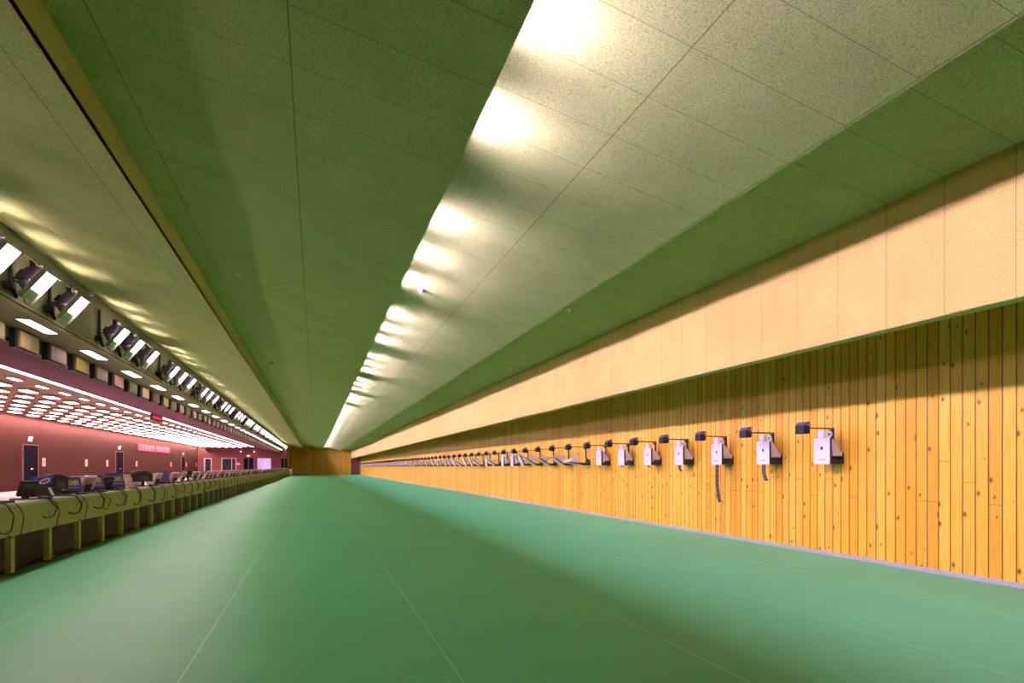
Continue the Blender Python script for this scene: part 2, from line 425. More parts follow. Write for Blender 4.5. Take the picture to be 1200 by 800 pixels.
# ------------------------------------------------------------------ lights of the shooters' area
pl = empty('ceiling_light', (0, 0, 0), 'x', 'ceiling light', 'light boxes in the grid over the shooters')
m = MB(); 
for a, b in (((-.15, -.38, -.06), (-.13, .38, .02)), ((.13, -.38, -.06), (.15, .38, .02)), ((-.13, -.38, -.06), (.13, -.36, .02)), ((-.13, .36, -.06), (.13, .38, .02))):
    m.box(a, b)
m.build('frame', M['fixture'], pl)
MB().box((-.13, -.34, -.075), (.13, .34, .0)).build('diffuser', M['tube'], pl)
first = True
for r, x in enumerate((-8.65, -9.42, -10.2, -10.97, -11.74, -12.5)):
    c = -1
    for q in range(35):
        y = 19.6 + q*1.8; c += inview(x, y, .3)
        o = pl if first else dup(pl, (0, 0, 0)); first = False
        o.location = (x, y, 3.61)
        rn = ['next to the small slit lights', 'second from the slit lights', 'third from the slit lights', 'fourth from the slit lights', 'second from the maroon wall', 'nearest the maroon wall'][r]
        if c < 0: o['label'] = 'glowing ceiling light box before the picture edge, row %s' % rn
        elif c < 16: o['label'] = 'glowing ceiling light box, row %s, %s from the picture edge' % (rn, ORD[c])
        else: o['label'] = 'glowing ceiling light box, row %s, far end of the grid' % rn
        o['group'] = 'light boxes in the row ' + rn
sl = empty('slit_light', (0, 0, 0), 'x', 'ceiling light', 'slit lights beside the bright strip')
MB().box((-.11, -.36, -.01), (.11, .36, .02)).build('frame', M['fixture'], sl)
MB().box((-.06, -.32, -.018), (.06, .32, -.005)).build('diffuser', M['tube'], sl)
for c in range(34):
    o = sl if c == 0 else dup(sl, (0, 0, 0))
    o.location = (-8.0, 20.6+c*1.8, 3.62)
    o['label'] = ('narrow slit light beside the bright strip, %s from the near end' % ORD[c]) if c < 12 else 'narrow slit light beside the bright strip, far end of the row'
# the continuous strip: one lit segment after another
st = None
for c in range(29):
    if st is None:
        st = empty('strip_light', (0, 0, 0), 'x', 'strip light', 'segments of the bright ceiling strip')
        MB().box((-.115, -1.13, 0), (.115, 1.13, .05)).build('diffuser', M['striplit'], st)
        MB().box((-.115, 1.13, .0), (.115, 1.15, .06)).build('end_cap', M['fixture'], st)
        o = st
    else: o = dup(st, (0, 0, 0))
    o.location = (-7.30, 17.62+c*2.28, 3.64)
    o['label'] = ('bright strip light segment beside the plum slats, %s from the near end' % ORD[c]) if c < 16 else 'bright strip light segment beside the plum slats, far stretch'
# panels let into the soffit under the beam
rl = None; c = -2; y = 6.05
while y < 83:
    if rl is None:
        rl = empty('soffit_light', (0, 0, 0), 'x', 'ceiling light', 'lights in the soffit below the beam')
        m = MB(); m.box((-.10, -.52, -.008), (-.085, .52, .01)); m.box((.085, -.52, -.008), (.10, .52, .01)); m.box((-.085, -.52, -.008), (.085, -.505, .01)); m.box((-.085, .505, -.008), (.085, .52, .01))
        m.build('frame', M['fixture'], rl); MB().box((-.085, -.505, -.006), (.085, .505, .008)).build('diffuser', M['rectlit'], rl); o = rl
    else: o = dup(rl, (0, 0, 0))
    o.location = (-4.0, y, 3.286)
    o['label'] = ('long flat light in the soffit under the beam, %s from the picture edge' % ORD[c]) if 0 <= c < 14 else 'long flat light in the soffit before the picture edge' if c < 0 else 'long flat light in the soffit under the beam, far down the hall'
    y += 2.5; c += 1
# square plates along the riser
sq = {}
for kx, (nm, mt) in enumerate((('tan', M['plate_a']), ('rosy', plain('baffle_rose', (.50, .24, .24), .5, .0)), ('olive', plain('baffle_olive', (.34, .28, .07), .5, .0)))):
    r = empty('square_baffle', (0, 0, 0), 'x', 'baffle plate', 'square plates hanging along the riser')
    MB().box((-.02, -.33, -.125), (.02, .33, .125)).build('plate', mt, r, bevel=.004)
    m = MB(); m.box((-.06, -.345, -.15), (-.02, .345, -.12)); m.box((-.10, -.40, -.15), (-.02, -.345, .15)); m.box((-.06, .345, -.15), (-.02, .36, .15))
    m.build('frame', M['black'], r); sq[kx] = [r, nm, False]
y = 10.43; c = 0
while y < 83:
    e = sq[(c+2) % 3]; o = e[0] if not e[2] else dup(e[0], (0, 0, 0)); e[2] = True
    o.location = (-4.32, y, 3.13)
    o['label'] = ('%s square baffle plate under the soffit, %s from the near end' % (e[1], ORD[c])) if c < 20 else '%s square baffle plate under the soffit, far down the hall' % e[1]
    y += 1.165; c += 1

# ------------------------------------------------------------------ left wall
def ldoor(n, y, w, h, handles=True):
    o = MB().box((XL, y-w/2, 0), (XL+.05, y+w/2, h)).build('door_%d' % n, M['door'], kind='structure')
    m = MB()
    m.box((XL, y-w/2-.05, 0), (XL+.07, y-w/2, h+.05)); m.box((XL, y+w/2, 0), (XL+.07, y+w/2+.05, h+.05)); m.box((XL, y-w/2, h), (XL+.07, y+w/2, h+.05))
    m.build('door_frame', M['doorbrown'], o)
    for s in (-.08, .08):
        MB().tube([(XL+.05, y+s, 1.05), (XL+.11, y+s, 1.05)], .035, 8).tube([(XL+.10, y+s, 1.05), (XL+.10, y+s*2.4, 1.05)], .02, 6).build('door_handle', M['nickel'], o)
KL = 720*abs(XL)/.9524
def yl(u): return (KL/(369.5-u) - XL*.3049)/.9524
for n, (u0, u1) in enumerate(((25.8, 43), (135, 143.4), (212.2, 216.2))):
    ya, yb = yl(u0), yl(u1); ldoor(n+1, (ya+yb)/2, (yb-ya), 2.26)
    e = empty('exit_lamp', (XL, (ya+yb)/2-.05, 2.52), ['small pale lamp above the widest dark door in the maroon wall', 'small pale lamp above the middle dark door in the maroon wall', 'small pale lamp above the farthest dark door in the maroon wall'][n], 'emergency light')
    MB().box((0, -.16, -.07), (.08, .16, .07)).build('body', M['white'], e, bevel=.01)
    for s in (-.1, .1): MB().tube([(.05, s, .07), (.06, s, .13), (.12, s, .13)], [.03, .05, .055], 10).build('lamp_head', M['exit'], e)
for i, u in enumerate((51.3, 101.1, 125.6, 160, 200.3, 218.3, 230.2)):
    y = yl(u)
    where = ['just right of the widest dark door', 'midway between the widest and middle doors', 'just left of the middle dark door', 'just right of the middle dark door', 'just left of the farthest dark door', 'just right of the farthest dark door', 'near the far corner of the maroon wall'][i]
    e = empty('wall_notice', (XL, y, 1.42), 'small pale square notice on the maroon wall, ' + where, 'notice', 'pale notices on the maroon wall')
    MB().box((0, -.19, -.22), (.02, .19, .22)).build('board', M['sign'], e)
    MB().box((.02, -.10, -.05), (.024, .10, .08)).build('print', M['plumshell'], e)
# red banner with two lines of white characters
ya, yb = yl(160.3), yl(198.8)
bn = empty('banner', (XL+.03, (ya+yb)/2, 2.80), 'long red banner with white characters hung high on the maroon wall', 'banner')
Wb = (yb-ya)/2
MB().box((0, -Wb, -.30), (.02, Wb, .30)).build('cloth', M['banner'], bn)
random.seed(11)
for side, (a, b, n) in enumerate(((-.90, -.06, 6), (.03, .93, 6))):
    for k in range(n):
        m = MB(); cw = (b-a)*Wb/n; cy = a*Wb + cw*(k+.5); hw = cw*.46
        rows = random.sample([-.22, -.13, -.04, .05, .14, .23], 5)
        for z in rows: 
            l = hw*random.uniform(.7, 1); m.box((.02, cy-l, z-.024), (.024, cy+l, z+.024))
        for q in random.sample([-.75, -.3, .0, .35, .75], 3): m.box((.02, cy+hw*q-.06, -.24*random.uniform(.7, 1)), (.0245, cy+hw*q+.06, .24*random.uniform(.7, 1)))
        m.build('character', M['bannertxt'], bn)
# red LED board under the strip
u, X = 183.5, -7.0; zc = 720*7.0/.9524/(369.5-u); y = (zc+7.0*.3049)/.9524
e = empty('led_sign', (X, y, 3.42), 'dark hanging sign board with glowing red characters below the bright strip', 'sign')
MB().box((-.05, -1.0, -.13), (.05, 1.0, .13)).build('board', M['black_pl'], e, bevel=.01)
for s in (-.8, .8): MB().tube([(0, s, .13), (0, s, .26)], .01, 6).build('hanger', M['black'], e)
random.seed(3)
for k in range(8):
    m = MB(); cy = -.82 + k*.235
    for z in random.sample([-.07, -.035, 0, .035, .07], 3): m.box((.05, cy-.08, z-.009), (.054, cy+.08, z+.009))
    for q in random.sample([-.06, 0, .06], 2): m.box((.05, cy+q-.009, -.08), (.054, cy+q+.009, .08))
    m.build('character', M['led'], e)

# end wall of the shooters' area: doorways
def xe(u, Y=YL):   # X on the plane y = Y for image column u
    a = (u-600)/720
    return Y*(a*.9524+.3049)/(.9524-a*.3049)
def eopen(n, u0, u1, h, mat, fmat, mull=(), glow=False):
    a, b = xe(u0), xe(u1)
    o = MB().box((a, YL-.03, 0), (b, YL, h)).build('door_%d' % n, mat, kind='structure')
    m = MB(); t = .10
    m.box((a-t, YL-.08, 0), (a, YL, h+t)); m.box((b, YL-.08, 0), (b+t, YL, h+t)); m.box((a, YL-.08, h), (b, YL, h+t))
    for q in mull: x = a+(b-a)*q; m.box((x-.04, YL-.06, 0), (x+.04, YL-.03, h))
    m.build('door_frame', fmat, o)
eopen(4, 240, 247, 2.15, M['glassdark'], M['frame'], (.0,))
eopen(5, 260.5, 276, 2.2, M['glassdark'], M['frame'], (.72,))
eopen(6, 285.5, 297, 2.3, M['door'], M['doorbrown'], (.5,))
eopen(7, 302.5, 317, 2.2, M['violet_room'], M['frame'], (.12, .3))
eopen(8, 329.5, 337, 2.25, M['door'], M['doorbrown'], (.5,))
for u, lab in ((282.3, 'round pale wall lamp left of the dark double door on the end wall'), (298, 'round pale wall lamp right of the dark double door on the end wall')):
    e = empty('wall_lamp', (xe(u), YL, 3.1), lab, 'wall lamp')
    MB().tube([(0, 0, 0), (0, -.05, 0)], .12, 12).build('base', M['frame'], e); MB().tube([(0, -.05, 0), (0, -.12, 0), (0, -.15, 0)], [.09, .085, .05], 14).build('bulb', M['exit'], e)
for u, z, lab in ((246, 3.0, 'dark box fixed above the narrow glazed door'), (289, 3.0, 'dark box fixed above the dark double door')):
    e = empty('loudspeaker', (xe(u), YL, z), lab + ' on the end wall', 'loudspeaker')
    MB().box((-.22, -.14, -.09), (.22, 0, .09)).build('cabinet', M['black_pl'], e, bevel=.01); MB().box((-.19, -.15, -.07), (.19, -.14, .07)).build('grille', M['louvre'], e)
e = empty('exit_lamp', (xe(291), YL, 2.58), 'small bright exit lamp just above the dark double door frame', 'emergency light')
MB().box((-.16, -.08, -.06), (.16, 0, .06)).build('body', M['exit'], e, bevel=.01); MB().box((-.18, -.03, -.08), (.18, 0, .08)).build('frame', M['white'], e)
e = empty('wall_notice', (xe(279), YL, 1.55), 'pale double notice beside the wide glazed door on the end wall', 'notice')
MB().box((-.22, -.02, -.12), (.22, 0, .12)).build('board', M['sign'], e); MB().box((-.01, -.024, -.12), (.01, -.02, .12)).build('print', M['plumshell'], e)
# brown door where the target wall meets the far wall
o = MB().box((5.22, YE-.06, 0), (6.2, YE, 2.2)).build('door_9', M['doorbrown'], kind='structure')
MB().box((5.12, YE-.08, 0), (5.22, YE, 2.3)).box((6.2, YE-.08, 0), (6.3, YE, 2.3)).box((5.22, YE-.08, 2.2), (6.2, YE, 2.3)).build('door_frame', M['darkwood'], o)

# ------------------------------------------------------------------ firing bench
XB, ZB = -3.12, .765
bench = empty('firing_bench', (XB, 3.0, 0), 'long olive firing bench with pale worktop and open bays along the left side', 'bench')
YB0, YB1 = 3.0, 83.6
def bb(name, a, b, mat, mb=None): return MB().box((a[0]-XB, a[1]-3.0, a[2]), (b[0]-XB, b[1]-3.0, b[2])).build(name, mat, bench)
bb('worktop', (-3.92, YB0, ZB-.03), (XB+.012, YB1, ZB), M['worktop'])
bb('fascia', (XB-.03, YB0, .413), (XB, YB1, ZB-.03), M['lam'])
bb('back_panel', (-3.32, YB0, 0), (-3.29, YB1, ZB-.03), M['darkwood'])
bb('plinth', (-3.29, YB0, 0), (XB+.0, YB1, .02), M['darkwood'])
KB = 720*abs(XB)/.9524
def yb(u, X=XB): return (720*abs(X)/.9524/(369.5-u) - X*.3049)/.9524
post_m = MB().box((-.05, -.045, .02), (0.004, .045, .42)).build('post', M['lam2'], bench)
yp0 = yb(14.6); k = 0
y = yp0 - 4*.993
while y < YB1:
    p = post_m if k == 0 else post_m.copy()
    if k: C.objects.link(p); p.parent = bench
    p.location = (0, y-3.0, 0); k += 1; y += .993
tag(MB().box((-3.16, YL-.05, 0), (-2.88, YL+.45, .92)).build('pedestal', M['worktop']), 'pale block standing at the far end of the firing bench', 'pedestal')

# cables hanging over the fascia
def smooth(pts, n=6):
    out = []; P = [Vector(p) for p in pts]; P = [P[0]*2-P[1]] + P + [P[-1]*2-P[-2]]
    for i in range(1, len(P)-2):
        for s in range(n):
            t = s/n; a, b, c, d = P[i-1:i+3]
            out.append(.5*((2*b)+(-a+c)*t+(2*a-5*b+4*c-d)*t*t+(-a+3*b-3*c+d)*t**3))
    out.append(P[-2]); return out
random.seed(21)
def cable(y, dy, z1, hook, r=.0075, mat='cable', lab='', grp='cables hanging over the bench front'):
    """over the front edge at y, sagging, back up or into the board"""
    z0 = ZB+.008
    pts = [(XB-.25, y-.10, z0), (XB-.03, y-.04, z0), (XB+.022, y, z0-.01), (XB+.03, y+dy*.75, z0-.10), (XB+.034, y+dy, (z0+z1)/2+.02), (XB+.03, y+dy*.55, z1+.02), (XB+.026, y+hook*.6, z1+.005), (XB+.012, y+hook, z1+.03)]
    o = MB().tube(smooth(pts, 5), r, 6).build('cable', M[mat]); return tag(o, lab, 'cable', grp)
k = 0; y = yb(8)-1.03
while y < 78:
    n = k
    if n == 0: y += 1.03*0
    lab = 'black cable looping over the bench front, %s loop from the left edge' % ORD[min(n, 29)] if n < 26 else 'thin black cable loop on the far stretch of the bench front'
    cable(y+random.uniform(-.06, .06), random.uniform(.14, .26), random.uniform(.40, .56), random.uniform(-.28, -.02), random.uniform(.007, .011), lab=lab)
    if n < 22:
        cable(y+random.uniform(.10, .2), random.uniform(.12, .30), random.uniform(.36, .52), random.uniform(-.15, .10), .0055, lab='thinner black cable hanging beside the %s cable loop on the bench front' % ORD[n])
    k += 1; y += .993
for u, lab, pts in ((28, 'pale cable hanging straight in the second open bay of the bench', [(-3.3, 0, .41), (-3.28, .07, .30), (-3.26, .10, .18), (-3.25, .04, .05), (-3.25, .0, .01)]),
                    (66, 'pale cable coiled on the floor of the third open bay', [(-3.2, -.16, .02), (-3.22, -.05, .10), (-3.25, .06, .13), (-3.24, .15, .09), (-3.2, .14, .03), (-3.18, .04, .012), (-3.18, -.12, .012)]),
                    (183, 'pale cable drooping in an open bay below the mid bench', [(-3.2, -.30, .40), (-3.2, -.05, .30), (-3.2, .18, .20), (-3.2, .24, .12), (-3.2, .12, .05), (-3.2, -.1, .06)])):
    y = yb(u); tag(MB().tube(smooth([(a, y+b, c) for a, b, c in pts]), .008, 6).build('cable', M['cable_w']), lab, 'cable')

# ------------------------------------------------------------------ monitors and things on the bench
def Rm(tilt, yaw=0, off=(0, 0, 0)):
    return Matrix.Translation(off) @ Matrix.Rotation(yaw, 4, 'Z') @ Matrix.Rotation(tilt, 4, 'Y')
def make_monitor(label, shell, recess, tilt=.42, w=.34, h=.27, yaw=0., stand=True, group='lane monitors standing on the bench'):
    """its screen faces the shooter (-x); the range side shows the shell"""
    r = empty('lane_monitor', (0, 0, 0), label, 'monitor', group)
    T = Rm(tilt, yaw, (.0, 0, .045))
    m = MB(); m.box((-.018, -w/2, 0), (.018, w/2, h), T); m.build('shell', shell, r, bevel=.006)
    m = MB(); m.box((.018, -w/2+.03, .03), (.024, w/2-.03, h-.03), T); m.build('back_cover', recess, r)
    m = MB(); m.box((-.022, -w/2+.02, .02), (-.018, w/2-.02, h-.02), T); m.build('screen', M['glassdark'], r)
    m = MB(); m.box((.024, -.045, .02), (.055, .045, .10), T); m.box((-.015, -.03, .01), (.035, .03, .12)); m.build('stand', M['black_pl'], r)
    m = MB(); m.box((-.10, -.11, 0), (.08, .11, .016)); m.build('base', M['black_pl'], r, bevel=.004)
    return r
m_black = make_monitor('x', M['black_pl'], M['housing'], .40, .21, .20)
m_pale = make_monitor('x', M['bezel'], M['greyplast'], .42, .26, .235)
m_plum = make_monitor('x', M['bezel'], M['plumshell'], .46, .24, .235)
used = {}
def put_mon(proto, u, X, label, rz=0, z=ZB):
    y = yb(u, X)
    o = proto if proto.name not in used else dup(proto, (0, 0, 0)); used[proto.name] = 1
    o.location = (X, y, z); o.rotation_euler = (0, 0, rz); o['label'] = label
    return o
put_mon(m_black, 29, -3.36, 'black monitor leaning forward on its stand, nearest on the bench', -.5)
put_mon(m_black, 124, -3.42, 'black monitor between the two farther blue display cards', -.4)
put_mon(m_plum, 99.5, -3.40, 'mauve-backed monitor with pale rim right of the nearest yellow-lettered blue card', -.5)
put_mon(m_pale, 182, -3.45, 'pale monitor just right of the wide black hooded monitor', -.3)
put_mon(m_plum, 203, -3.45, 'narrow mauve monitor right of the dull blue card', -.7)
put_mon(m_pale, 212.5, -3.45, 'pale square-backed monitor left of the small black hooded monitor', -.2)
random.seed(5)
y = yb(226, -3.45); k = 0
while y < 82:
    pr = m_pale if random.random() < .6 else m_plum
    o = pr if pr.name not in used else dup(pr, (0, 0, 0)); used[pr.name] = 1
    o.location = (-3.45+random.uniform(-.03, .03), y+random.uniform(-.1, .1), ZB); o.rotation_euler = (0, 0, -random.uniform(.1, .6))
    kind = 'pale-backed' if pr is m_pale else 'mauve-backed'
    o['label'] = ('%s monitor on the bench, %s beyond the small black hooded monitor' % (kind, ORD[k])) if k < 16 else kind + ' monitor in the distant row at the far end of the bench'
    k += 1; y += 1.02
# hooded black monitors: slab with a rounded hood, neck, foot
def hooded(label, u, X, w, h, rz):
    r = empty('hooded_monitor', (X, yb(u, X), ZB), label, 'monitor', rz=rz)
    n = 10; prof = [(-w/2, .09), (w/2, .09), (w/2, h*.72)] + [(w/2*math.cos(a), h*.72+h*.28*math.sin(a)) for a in [PI*i/n for i in range(1, n)]] + [(-w/2, h*.72)]
    MB().prism(prof, -.02, .03, axis=0).build('shell', M['black_pl'], r, bevel=.004)
    m = MB(); prof2 = [(-w/2-.02, h*.60), (w/2+.02, h*.60), (w/2+.02, h*.74)] + [((w/2+.02)*math.cos(a), h*.74+h*.30*math.sin(a)) for a in [PI*i/n for i in range(1, n)]] + [(-w/2-.02, h*.74)]
    m.prism(prof2, -.16, -.02, axis=0); m.build('hood', M['housing'], r)
    MB().box((.03, -w*.25, h*.35), (.045, w*.25, h*.68)).build('back_cover', M['housing'], r)
    MB().box((-.01, -.03, .012), (.025, .03, .10)).build('stand', M['black_pl'], r)
    MB().box((-.10, -.14, 0), (.09, .14, .014)).build('base', M['black_pl'], r, bevel=.004)
hooded('large black hooded monitor behind the blue box with a red oval', 68, -3.40, .27, .29, -.5)
hooded('wide black hooded monitor below the middle dark door', 167, -3.44, .60, .31, -.35)
hooded('small black hooded monitor on the mid bench left of a pale monitor', 220, -3.5, .30, .29, -.4)
# black case with the blue box on it
y = yb(49, -3.5)
e = empty('equipment_case', (-3.5, y, ZB), 'black slanted equipment case under the blue box with a red oval', 'case', rz=-.75)
MB().prism([(-.19, 0), (.16, 0), (.14, .13), (-.10, .13)], -.13, .13, axis=0).build('body', M['black_pl'], e, bevel=.006)
MB().prism([(.05, .01), (.09, .01), (.04, .12), (.0, .12)], .13, .135, axis=0).build('stripe', M['whitep'], e)
MB().tube([(0, -.10, .13), (0, -.08, .145), (0, .08, .145), (0, .10, .13)], .008, 6).build('handle', M['black'], e)
e = empty('blue_box', (-3.5, y+.03, ZB+.153), 'bright blue box with a red and white oval on its side, on the black case', 'box', rz=-.85)
MB().box((-.07, -.092, 0), (.07, .092, .105)).build('carton', M['blue'], e, bevel=.004)
def ell(a, b, cx, cz, rot, n=28):
    out = []
    for i in range(n):
        t = 2*PI*i/n; p, q = a*math.cos(t), b*math.sin(t)
        out.append((cx+p*math.cos(rot)-q*math.sin(rot), cz+p*math.sin(rot)+q*math.cos(rot)))
    return out
MB().prism(ell(.070, .032, -.005, .052, .38), .07, .072, axis=0).build('oval_rim', M['whitep'], e)
MB().prism(ell(.054, .019, -.005, .052, .38), .072, .074, axis=0).build('oval', M['redp'], e)
# blue cards with yellow lettering
def card(label, u, X, w, h, rz, mat, letters=True):
    e = empty('display_card', (X, yb(u, X), ZB), label, 'display card', 'blue cards on the bench', rz=rz)
    T = Rm(-.30, 0, (.0, 0, .05))
    MB().box((-.015, -w/2, 0), (.015, w/2, h), T).build('panel', mat, e, bevel=.004)
    MB().box((.015, -w/2, 0), (.018, -w/2+.045, h*.75), T).build('edge_strip', M['lilac'], e)
    if letters:
        x0 = -w/2+.09; lw = (w-.13)/3
        glyph = [[(0, 0, .25, 1), (0, 0, 1, .2), (0, .4, .8, .6), (0, .8, 1, 1)], [(0, 0, .25, 1), (.7, 0, 1, 1), (.2, .4, .8, .62)], [(0, 0, .28, 1), (0, .75, .9, 1), (.65, .0, .95, 1)]]
        for i, g in enumerate(glyph):
            m = MB()
            for a, b, c, d in g: m.box((.015, x0+lw*(i+a*.85), h*(.38+.36*b)), (.019, x0+lw*(i+c*.85), h*(.38+.36*d)), T)
            m.build('letter', M['yellow'], e)
        MB().box((.015, -w/2+.08, h*.16), (.018, w/2-.04, h*.22), T).build('caption_line', M['lilac'], e)
    MB().box((-.16, -w/2+.05, 0), (.06, w/2-.05, .05)).build('base', M['black_pl'], e, bevel=.004)
card('blue card with yellow lettering, right of the large black hooded monitor', 84.5, -3.42, .32, .20, -.6, M['blue2'])
card('blue card with yellow lettering, left of the second black monitor', 113, -3.42, .33, .23, -.5, M['blue2'])
card('blue card with yellow lettering, right of the second black monitor', 137, -3.42, .36, .24, -.5, M['blue2'])
card('dull blue card without lettering, farther along between two pale monitors', 193.5, -3.45, .36, .25, -.4, M['blue2'], False)
# pale boards leaning behind
for u, lab in ((94, 'pale upright board behind the mauve-backed monitor on the bench'), (147, 'pale upright board left of the wide black hooded monitor'), (158.5, 'pale upright board standing under the wide black hood'), (177.5, 'pale upright board right of the wide black hooded monitor')):
    e = empty('score_board', (-3.62, yb(u, -3.62), ZB), lab, 'board', 'pale boards on the bench', rz=-.4)
    T = Rm(-.12, 0, (0, 0, .0))
    MB().box((-.01, -.17, .0), (.01, .17, .25), T).build('panel', M['bezel'], e, bevel=.004); MB().box((.01, -.10, .08), (.013, .08, .19), T).build('print', M['pinkside'], e)
# little control boxes along the edge
ctl = empty('control_box', (0, 0, 0), 'x', 'control box', 'small control boxes near the bench edge')
MB().box((-.055, -.085, 0), (.055, .085, .028)).build('body', M['black_pl'], ctl, bevel=.005)
MB().box((-.03, -.05, .028), (.03, .0, .032)).build('keypad', M['greyplast'], ctl)
for i, (u, lab) in enumerate(((6.5, 'flat black control box at the near end of the bench'), (53, 'flat black control box below the blue box with a red oval'), (96, 'flat black control box in front of the mauve-backed monitor'), (120, 'flat black control box in front of the second black monitor'),
                              (141, 'flat black control box in front of the third yellow-lettered card'), (156, 'flat black control box under the wide black hood'), (179, 'flat black control box right of the wide hooded monitor'), (195, 'flat black control box before the dull blue card'), (207, 'flat black control box before the pale square-backed monitor'))):
    o = ctl if i == 0 else dup(ctl, (0, 0, 0)); o.location = (-3.22, yb(u, -3.22), ZB); o['label'] = lab

# ------------------------------------------------------------------ targets on the pine wall
def target(y, tilt, strap, label, near=False, protos={}):
    key = (tilt, strap, near)
    if key in protos: return dup(protos[key], (XW, y, 1.40), label)
    r = empty('electronic_target', (XW, y, 1.40), label, 'target', 'electronic targets on the pine wall')
    # local: wall at x=0, hall at -x; hinge at the lower front edge
    hx, hz = -.235, -.19
    def part(mb, name, mat, bevel=0):
        o = mb.build(name, mat, r, bevel=bevel); o.location = (hx, 0, hz); o.rotation_euler = (0, -tilt, 0); return o
    def L(x, z): return x-hx, z-hz
    m = MB()
    x0, z0 = L(-.245, -.203); x1, z1 = L(-.235, .13)
    # front plate as a ring around the aiming hole
    cx, cz, rr, n = 0, -hz, .022, 16
    out = [(-.13, z0), (.13, z0), (.13, z1), (-.13, z1)]
    ring = [(rr*math.cos(2*PI*i/n+PI/4+PI), cz+rr*1.15*math.sin(2*PI*i/n+PI/4+PI)) for i in range(n)]
    vs = []; fs = []
    for xx in (x0, x1): vs += [(xx, a, b) for a, b in out] + [(xx, a, b) for a, b in ring]
    N2 = 4+n
    for base in (0, N2):
        for q in range(4):
            idx = [base+q, base+(q+1) % 4] + [base+4+(k % n) for k in range((q+1)*n//4, q*n//4-1, -1)]
            fs.append(idx)
    for q in range(4): fs.append([q, (q+1) % 4, N2+(q+1) % 4, N2+q])
    for k in range(n): fs.append([4+k, 4+(k+1) % n, N2+4+(k+1) % n, N2+4+k])
    m.add(vs, fs)
    pz = L(0, .13)[1]
    m.box((x0, -.03, pz), (x1, .065, pz+.105))
    part(m, 'front_plate', M['white'])
    part(MB().prism(ell(.03, .033, 0, cz, 0, 16), x1+.001, x1+.006, axis=0), 'aiming_mark', M['hole'])
    if near:
        for a, b in ((-.09, cz+.10), (.09, cz+.10), (-.09, cz-.07), (.09, cz-.07)): part(MB().prism(ell(.006, .006, a, b, 0, 8), x0-.003, x0, axis=0), 'screw', M['bluegrey'])
        m = MB()
        for k in range(6): m.box((x0-.0015, -.055+k*.02, z0+.05), (x0, -.042+k*.02, z0+.066))
        part(m, 'lettering', M['bluegrey'])
    # black frame behind the plate
    fx = x1+.03
    m = MB(); m.box((x1, -.125, z0+.01), (fx, .125, z1-.005)); part(m, 'frame', M['black'])
    # pale wedge body
    bx, bz = L(-.03, -.10)
    m = MB(); m.prism([(fx-.01, z1-.012), (fx+.03, bz), (bx, bz), (bx, bz+.035), (fx+.03, z1-.012)], -.12, .12); part(m, 'body', M['pinkside'])
    # grey gauge behind the tab
    m = MB(); m.box((x1+.02, -.115, pz), (x1+.03, -.02, pz+.09)); part(m, 'gauge_plate', M['gauge'])
    m = MB().prism(ell(.043, .043, -.105, pz+.045, 0, 18), x1+.008, x1+.02, axis=0); g = part(m, 'gauge_dial', M['dial'])
    m = MB().prism(ell(.016, .016, -.105, pz+.045, 0, 10), x1+.004, x1+.008, axis=0); part(m, 'gauge_hub', M['housing'])
    # fixed cradle
    m = MB(); m.box((-.215, -.12, -.20), (0, .12, -.185)); m.box((-.215, -.12, -.185), (-.20, .12, -.125)); m.box((-.03, -.12, -.185), (0, .12, -.06)); m.box((-.2, -.115, -.185), (-.03, -.105, -.14))
    m.build('cradle', M['black'], r)
    MB().box((-.17, -.09, -.185), (-.06, -.02, -.165)).tube([(-.16, -.06, -.165), (-.13, -.09, -.15), (-.09, -.08, -.165)], .01, 6).build('roll', M['white'], r)
    if strap:
        n = 8; L2 = strap; pts = [(-.225-.012*math.sin(PI*i/n*.8)+(.05*(i/n)**3), -.19-L2*i/n) for i in range(n+1)]
        prof = pts + [(a+.006, b) for a, b in reversed(pts)]
        mb = MB(); mb.prism(prof, -.036, .034); 
        s = mb.build('paper_strip', M['rubber'], r)
        m = MB()
        for i in range(1, n): m.box((pts[i][0]-.002, -.006, pts[i][1]-.006), (pts[i][0]+.001, .006, pts[i][1]+.006))
        m.build('perforation', M['greyplast'], s)
    protos[key] = r
    return r

